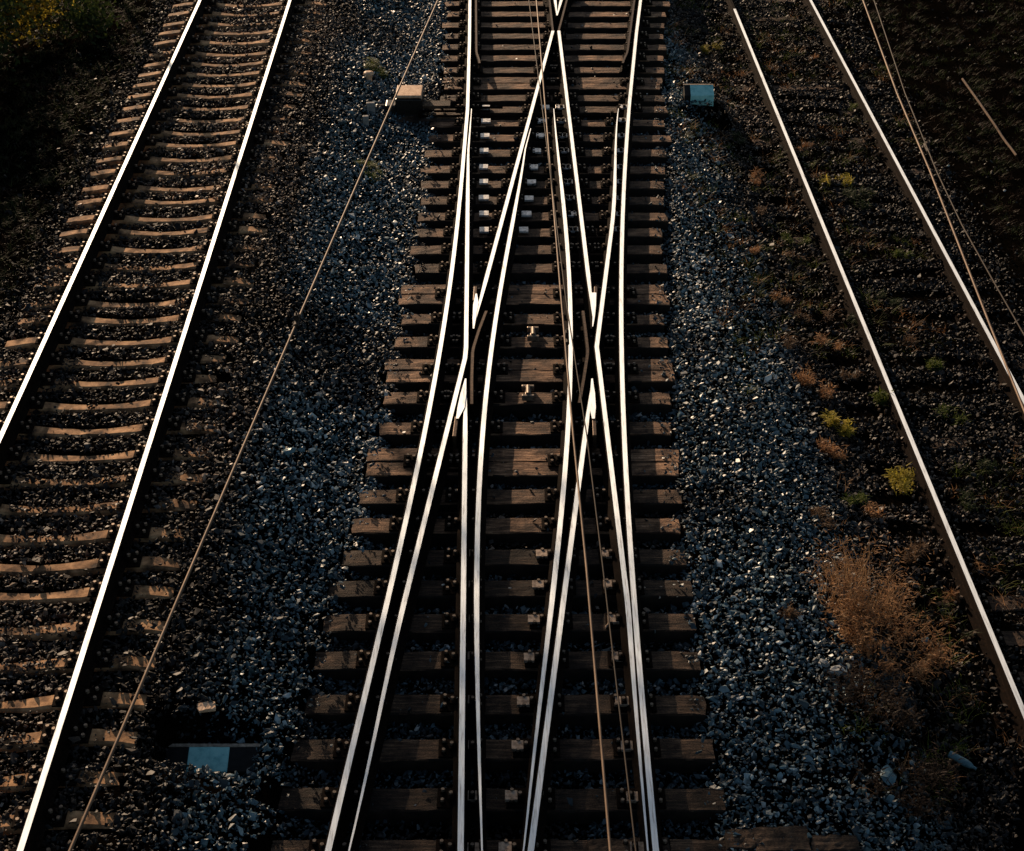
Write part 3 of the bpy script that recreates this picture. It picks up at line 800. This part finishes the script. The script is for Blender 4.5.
def pipe(px0, px1, r, label):
    a = P(*px0, ZR + .02); b = P(*px1, ZR + .02); bm = bmesh.new(); m = (a + b) / 2; n = 12; q = []
    for k in range(n + 1):
        p = a.lerp(b, k / n); q.append(Vector((p.x, p.y, float(ground_z(np.array([p.x]), np.array([p.y]))[0]) + .03)) - m)
    for u, v in zip(q[:-1], q[1:]): cyl(bm, u, v, r, n=8)
    o = bm_obj('old_pipe', bm, M_brown); o.location = m; tag(o, label, 'pipe')
pipe((962, 82), (1016, 158), .02, 'thin rusty pipe lying in the dark weeds at the upper right')

# ------------------------------------------------------------------ plants
def leafmat(name, c0, c1, c2, rough=.6, trans=.0):
    m, nt, b = new_mat(name)
    g = noise(nt, 9, 4, .6, coord='World')
    nt.links.new(ramp(nt, [(.3, c0), (.5, c1), (.72, c2)], g), b.inputs['Base Color']); b.inputs['Roughness'].default_value = rough
    b.inputs['Specular IOR Level'].default_value = .2
    tr = N(nt, 'ShaderNodeBsdfTranslucent'); nt.links.new(ramp(nt, [(.3, c0), (.5, c1), (.72, c2)], g), tr.inputs['Color'])
    mx = N(nt, 'ShaderNodeMixShader'); mx.inputs[0].default_value = trans
    nt.links.new(b.outputs[0], mx.inputs[1]); nt.links.new(tr.outputs[0], mx.inputs[2])
    nt.links.new(mx.outputs[0], nt.nodes['Material Output'].inputs['Surface'])
    return m
M_dead = leafmat('dead_brush', (.10, .045, .018), (.38, .19, .078), (.70, .42, .20), trans=.4)
M_deaddk = leafmat('dark_dead_brush', (.012, .007, .004), (.035, .019, .010), (.08, .045, .022), trans=.3)
M_deadmid = leafmat('dull_brush', (.05, .028, .014), (.14, .08, .04), (.27, .17, .09), trans=.35)
M_deadpale = leafmat('pale_straw', (.12, .07, .035), (.32, .20, .11), (.5, .34, .2), trans=.4)
M_yel = leafmat('yellow_green_leaf', (.20, .17, .015), (.46, .38, .05), (.76, .60, .13), trans=.5)
M_green = leafmat('dark_green_leaf', (.012, .02, .006), (.032, .048, .012), (.06, .075, .02), trans=.35)
M_moss = leafmat('moss_green', (.04, .06, .008), (.10, .13, .016), (.2, .22, .03), trans=.3)
M_gold = leafmat('olive_leaf', (.08, .07, .012), (.30, .23, .03), (.65, .48, .08), trans=.45)
M_bark = simple('bark', [(.3, (.02, .015, .01)), (.7, (.06, .045, .03))], 12, .9, .8, .02, stretch=(1, 1, .2))

def blade_quad(bm, p, d, L, w, segs=3, droop=.5, rs=random, mi=0):
    side = Vector((-d.y, d.x, 0)); side = side.normalized() if side.length > 1e-4 else Vector((1, 0, 0))
    prev = None; q = p.copy(); dd = d.copy()
    for i in range(segs + 1):
        ww = w * (1 - i / segs * .85)
        a = bm.verts.new(q - side * ww / 2); b = bm.verts.new(q + side * ww / 2)
        if prev:
            f = bm.faces.new((prev[0], prev[1], b, a)); f.material_index = mi
        prev = (a, b); q = q + dd * (L / segs); dd = (dd + Vector((rs.uniform(-.25, .25), rs.uniform(-.25, .25), -droop / segs * 1.4))).normalized()
    return q
def twiggy(bm, base, r, h, n, rs, lean=.6, w=.006, leaves=0, lw=.02, mi_leaf=0):
    """dead weed: branching stems with small seed heads or leaves"""
    cl = [(rs.uniform(0, 6.283), r * math.sqrt(rs.random()) * .85) for _ in range(max(2, int(n / 22)))]
    for _ in range(n):
        ca, cr_ = rs.choice(cl); qx = math.cos(ca) * cr_ + rs.gauss(0, r * .13); qy = math.sin(ca) * cr_ + rs.gauss(0, r * .13)
        a = math.atan2(qy, qx) + rs.uniform(-.9, .9); rr = math.hypot(qx, qy)
        p = base + Vector((qx, qy, 0)); p.z = gz(p.x, p.y) - .01
        d = Vector((math.cos(a) * lean * rs.random(), math.sin(a) * lean * rs.random(), 1)).normalized()
        L = h * rs.uniform(.35, 1.05) * max(.4, 1.1 - .5 * rr / r)
        tip = blade_quad(bm, p, d, L, w, 4, .25, rs)
        for k in range(leaves):
            t = rs.uniform(.3, 1); q = p.lerp(tip, t) + Vector((rs.uniform(-.02, .02),) * 3)
            e = Vector((rs.gauss(0, 1), rs.gauss(0, 1), rs.uniform(-.2, 1))).normalized()
            blade_quad(bm, q, e, rs.uniform(.03, .09), lw * rs.uniform(.5, 1), 2, .5, rs, mi_leaf)
def plant(name, px, py, r, h, n, mats, label, cat, leaves=4, lean=.6, w=.006, lw=.02, seed=1, group=None, base=None):
    rs = random.Random(seed); bm = bmesh.new(); b = base or on_ground(px, py)
    twiggy(bm, b, r, h, n, rs, lean, w, leaves, lw, 1 if len(mats) > 1 else 0)
    for v in bm.verts: v.co -= b
    o = bm_obj(name, bm, mats); o.location = b; tag(o, label, cat, group); return o
plant('dead_bush', 882, 645, .55, .55, 280, [M_deaddk, M_dead], 'large reddish brown dead bush beside the right track', 'bush', 7, .8, seed=2)
plant('dead_bush', 858, 605, .42, .76, 280, [M_deadpale, M_dead], 'pale straw tuft topping the brown brush beside the right track', 'bush', 5, .55, w=.007, lw=.014, seed=3)
plant('dead_bush', 868, 705, .40, .42, 150, [M_deaddk, M_deaddk], 'dim dead bush below the large brown bush', 'bush', 5, .8, seed=4)
plant('dead_bush', 900, 770, .5, .35, 150, [M_deaddk, M_deaddk], 'dark dead bush near the bottom right around the litter', 'bush', 4, .9, seed=5)
plant('leafy_weed', 840, 428, .15, .22, 46, [M_green, M_yel], 'bright yellow green leafy weed in the right hand ballast', 'weed', 11, .9, lw=.034, seed=6)
plant('leafy_weed', 905, 487, .22, .20, 60, [M_green, M_yel], 'dull yellow weed tight against the right track rail', 'weed', 7, 1.0, lw=.026, seed=7)
plant('leafy_weed', 880, 408, .12, .20, 36, [M_green, M_moss], 'small green weed by the rail above the yellow one', 'weed', 8, .8, lw=.026, seed=8)
plant('leafy_weed', 836, 186, .26, .16, 70, [M_green, M_yel], 'yellow green weed between the right track rails near the top', 'weed', 5, 1.0, lw=.022, seed=9)
plant('leafy_weed', 868, 200, .35, .14, 90, [M_green, M_green], 'dark green spreading weed between the right track rails', 'weed', 6, 1.0, lw=.025, seed=19)
plant('dead_bush', 815, 385, .26, .22, 80, [M_dead, M_dead], 'small brown dead weed above the bright yellow one', 'weed', 5, 1.0, seed=10)
plant('dead_bush', 830, 348, .15, .22, 40, [M_deadpale, M_dead], 'small straw coloured weed highest in the right ballast', 'weed', 5, 1.0, seed=11)
plant('dead_bush', 838, 455, .22, .18, 60, [M_dead, M_dead], 'low rusty brown weed just below the bright yellow one', 'weed', 5, 1.0, seed=12)
plant('dead_bush', 758, 182, .18, .18, 45, [M_dead, M_dead], 'brown weed near the right track rail at the top', 'weed', 5, 1.0, seed=13)
plant('leafy_weed', 710, 50, .22, .16, 50, [M_green, M_yel], 'small yellow green weed above the upper right marker', 'weed', 5, 1.0, lw=.02, seed=14)
plant('moss_patch', 371, 66, .34, .07, 260, [M_moss, M_moss], 'upper mossy green patch left of the switch machine', 'moss', 4, .8, w=.012, lw=.02, seed=15)
plant('moss_patch', 370, 172, .26, .06, 200, [M_moss, M_moss], 'lower mossy green patch under the leaning wire', 'moss', 4, .8, w=.012, lw=.02, seed=16)
plant('dry_stalk', 842, 492, .05, .45, 6, [M_deadpale], 'thin pale dry stalk left of the yellow weed', 'weed', 1, .5, seed=17)

sp = [('dead', 765, 215), ('dead', 792, 262), ('green', 800, 240), ('dead', 779, 300), ('dead', 812, 318), ('green', 858, 322), ('dead', 846, 372), ('dead', 795, 350),
      ('green', 893, 300), ('dead', 905, 345), ('green', 925, 370), ('green', 948, 420), ('dead', 875, 520), ('green', 852, 500), ('dead', 822, 520), ('green', 968, 505), ('dead', 930, 560),
      ('green', 740, 140), ('dead', 812, 60), ('green', 850, 110), ('dead', 800, 150), ('green', 905, 255), ('dead', 945, 600), ('dead', 790, 610), ('green', 985, 470), ('dead', 752, 250)]
where = lambda x, y: x > float(np.interp(y, [0, 851], [735, 1075])) + 8
cnt = {}
for i, (kd, x, y) in enumerate(sorted(sp, key=lambda q: q[2])):
    key = (kd, where(x, y)); cnt[key] = cnt.get(key, 0) + 1
    rr_ = .10 + .03 * (i * 7 % 6)
    plant('dry_weed' if kd == 'dead' else 'green_weed', x, y, rr_, .10 + .03 * (i * 5 % 5), int(24 + rr_ * 170), [M_deaddk, M_dead if i % 3 == 0 else M_deadmid] if kd == 'dead' else [M_green, M_moss if i % 2 else M_green],
          '%s small %s weed from the top, %s' % (ordinal(cnt[key]), 'dry brown' if kd == 'dead' else 'green', 'between the right track rails' if key[1] else 'in the ballast left of the right track'),
          'weed', 3 + i % 4, 1.2, lw=.018, seed=200 + i, group='small weeds around the right track')
def tufts():
    rs = random.Random(44); bm = bmesh.new()
    for _ in range(8000):
        Y = rs.uniform(8.5, 33); zone = rs.random()
        if zone < .72:
            x = r1(Y) + rs.uniform(-1.9, 1.9) if rs.random() < .42 else r2(Y) + rs.uniform(.5, 5.5)
            if float(vnoise(np.array([x]), np.array([Y]), 1.1, 5)[0]) < .48 and x < r2(Y) + 1.0: continue
            mi = 0 if rs.random() < .45 else 1
        else: x = l1(Y) - .7 - abs(rs.gauss(0, 1.8)); mi = 0 if rs.random() < .7 else 1
        if abs(x - r1(Y)) < .15 or abs(x - r2(Y)) < .15: continue
        c = Vector((x, Y, gz(x, Y))); h = rs.uniform(.06, .20)
        if x < r2(Y) + .8 and x > 0 and rs.random() < .45: mi = rs.choice((2, 2, 3, 3, 3)); h *= 1.4
        for k in range(rs.randint(8, 18)):
            a = rs.uniform(0, 6.283); d = Vector((math.cos(a) * .8, math.sin(a) * .8, rs.uniform(.5, 1.2))).normalized()
            blade_quad(bm, c + Vector((rs.gauss(0, .05), rs.gauss(0, .05), -.01)), d, h * rs.uniform(.5, 1), .007, 3, .7, rs, mi)
    o = bm_obj('ground_weeds', bm, [M_green, M_deaddk, M_dead, M_moss]); tag(o, 'dark low grass and dead weeds growing beside both outer tracks', 'weeds', kind='stuff')
tufts()

# left bank: corner shrubs, plus unseen shrubs and a tree added for shade
def tree(name, base, h, r, n, seed, label, mats, hb=None, leaf=.07):
    rs = random.Random(seed); t = empty(name, base, 0, label=label, cat='tree' if 'tree' in name else 'shrub', group='trees and shrubs on the left bank')
    bm = bmesh.new(); p = Vector((0, 0, -.3)); rad = .03 * h
    tips = []
    def grow(p, d, L, rad, lv):
        q = p + d * L; cyl(bm, p, q, rad, rad * .65, 7)
        if lv == 0: tips.append(q); return
        for k in range(3 if lv > 1 else 4):
            a = rs.uniform(0, 6.283); s = rs.uniform(.35, .8)
            e = (d + Vector((math.cos(a) * s, math.sin(a) * s, rs.uniform(-.1, .3)))).normalized()
            grow(q, e, L * rs.uniform(.55, .8), rad * .6, lv - 1)
    if hb is None: grow(p, Vector((rs.uniform(-.1, .1), rs.uniform(-.1, .1), 1)).normalized(), h * .33, rad, 3)
    else:
        q = Vector((0, 0, hb + (h - hb) * .15)); cyl(bm, p, q, .075, .055, 9)
        for a in range(6): grow(q, Vector((math.cos(a * 1.05) * 1.3, math.sin(a * 1.05) * 1.3, rs.uniform(.1, .9))).normalized(), (h - hb) * .36, .04, 2)
    bm_obj('trunk', bm, M_bark, t)
    V = []; Fc = []; MI = []
    for i in range(n):
        c = rs.choice(tips); o = Vector((rs.gauss(0, 1), rs.gauss(0, 1), rs.gauss(0, .8))) * r * .22
        p = c + o; a = Vector((rs.gauss(0, 1), rs.gauss(0, 1), rs.gauss(0, .7))).normalized(); b = a.orthogonal().normalized()
        s = leaf * rs.uniform(.6, 1.3); k = len(V)
        V += [p - a * s, p + b * s * .45, p + a * s, p - b * s * .45]; Fc.append((k, k + 1, k + 2, k + 3))
    me = bpy.data.meshes.new('crown'); me.from_pydata([tuple(v) for v in V], [], Fc); link('crown', me, mats, t)
def bz(x, y): return Vector((x, y, gz(x, y)))
for i, (x, y, h) in enumerate([(-8.9, 15.2, 2.7), (-9.3, 17.4, 3.0), (-9.3, 19.4, 2.8), (-9.3, 21.4, 2.4), (-9.2, 23.4, 2.6), (-9.5, 25.3, 2.8)]):  # unseen shrub row, added to throw shade over the left track
    tree('leafy_shrub', bz(x, y), h, h * .8, 4200, 20 + i, 'unseen leafy shrub added for shade just outside the left edge', [M_green if i < 6 else M_gold], leaf=.06)
for i, (x, y, hb, h) in enumerate([(-9.9, 34.5, 7.9, 10.8)]):  # unseen tree, crown height set so its shade falls in the foreground
    tree('shade_tree', bz(x, y), h, 3.6, 8000, 40 + i, 'unseen high crowned tree added for shade beyond the top edge', [M_green], hb=hb, leaf=.10)
q = on_ground(20, 50)
tree('leafy_shrub', q + Vector((-.2, .3, 0)), 1.5, 1.7, 4200, 4, 'sunlit olive leaved shrub in the upper left corner', [M_gold], leaf=.055)
q = on_ground(85, 35)
tree('leafy_shrub', q, .8, .9, 900, 5, 'small dark shrub right of the sunlit corner shrub', [M_green], leaf=.05)

# ------------------------------------------------------------------ litter
M_plastic = simple('crumpled_plastic', [(.3, (.18, .2, .2)), (.7, (.42, .44, .44))], 10, .4, .3, .005, coord='World')
M_blue = simple('blue_plastic', [(.3, (.07, .15, .18)), (.7, (.18, .30, .34))], 10, .4, .3, .005, coord='World')
def crumple(px, py, s, mat, label, flat=.4, seed=1, cat='litter'):
    rs = random.Random(seed); bm = bmesh.new(); bmesh.ops.create_icosphere(bm, subdivisions=2, radius=1)
    for v in bm.verts: v.co *= rs.uniform(.6, 1.15); v.co = Vector((v.co.x * s, v.co.y * s * .7, v.co.z * s * flat))
    q = on_ground(px, py); q.z += s * flat * .6 + .03
    o = bm_obj('plastic_scrap', bm, mat); o.location = q; o.rotation_euler = (rs.uniform(-.2, .2), rs.uniform(-.2, .2), rs.uniform(0, 3)); tag(o, label, cat, 'scraps of litter'); return o
crumple(824, 667, .06, M_plastic, 'small white plastic scrap left of the dead bushes', seed=1)
crumple(836, 675, .085, M_plastic, 'crumpled grey plastic scrap under the brown dead bush', seed=2)
crumple(888, 780, .10, M_blue, 'pale blue crumpled bag in the dark brush, lower right', seed=3)
crumple(924, 643, .05, M_blue, 'tiny pale blue scrap between dead bush and right rail', seed=4)
crumple(289, 455, .075, M_blue, 'pale blue scrap lying on the ballast left of the crossing', seed=5)
crumple(927, 149, .045, M_deadpale, 'small pale scrap beneath the upper right wires', seed=6)
crumple(948, 168, .035, M_blue, 'second small pale scrap under the upper right wires', seed=7)
crumple(1004, 193, .035, M_plastic, 'tiny white scrap near the right edge at the top', seed=8)
crumple(735, 122, .055, M_deadpale, 'pale stone sized scrap below the upper right marker', seed=9)
q = on_ground(963, 766); bm = bmesh.new()
prof = [(-.14, .032), (.02, .034), (.06, .028), (.09, .013), (.12, .012)]
for (a, ra), (b, rb) in zip(prof[:-1], prof[1:]): cyl(bm, (a, 0, 0), (b, 0, 0), ra, rb, 16)
o = bm_obj('plastic_bottle', bm, M_blue, smooth=False); o.location = q + Vector((0, 0, .05)); o.rotation_euler = (0, .05, -.7); tag(o, 'pale empty plastic bottle lying at the lower right', 'bottle')
for i, (px, py, w, lab) in enumerate(((207, 708, .13, 'small flat wood chip glowing orange on the ballast above the lower left marker'),
                                      (150, 580, .0, ''))):
    if w:
        q = on_ground(px, py); bm = timber(w, .1, .03, 60 + i, .004); o = bm_obj('wood_chip', bm, [M_cream, M_cream]); o.location = q + Vector((0, 0, .065)); o.rotation_euler = (.0, .1, .3); tag(o, lab, 'wood chip')

# ------------------------------------------------------------------ light
SUN_EL, SUN_AZ = R(15.5), R(-23)      # azimuth from +Y, negative = to the left
w = bpy.data.worlds.new('World'); scene.world = w; w.use_nodes = True; nt = w.node_tree
bg = nt.nodes['Background']; sky = nt.nodes.new('ShaderNodeTexSky'); sky.sky_type = 'NISHITA'; sky.sun_disc = False
sky.sun_elevation = SUN_EL; sky.sun_rotation = SUN_AZ; sky.altitude = 100; sky.air_density = 1.0; sky.dust_density = 1.5; sky.ozone_density = .7
nt.links.new(sky.outputs[0], bg.inputs['Color']); bg.inputs['Strength'].default_value = .066
sd = bpy.data.lights.new('sun', 'SUN'); sd.energy = 5.0; sd.angle = R(.5); sd.color = (1, .72, .48)
so = bpy.data.objects.new('sun', sd); col.objects.link(so)
dirv = Vector((math.sin(SUN_AZ) * math.cos(SUN_EL), math.cos(SUN_AZ) * math.cos(SUN_EL), math.sin(SUN_EL)))
so.rotation_euler = dirv.to_track_quat('Z', 'Y').to_euler(); so.location = dirv * 60
scene.view_settings.view_transform = 'Standard'; scene.view_settings.look = 'None'; scene.view_settings.exposure = 0
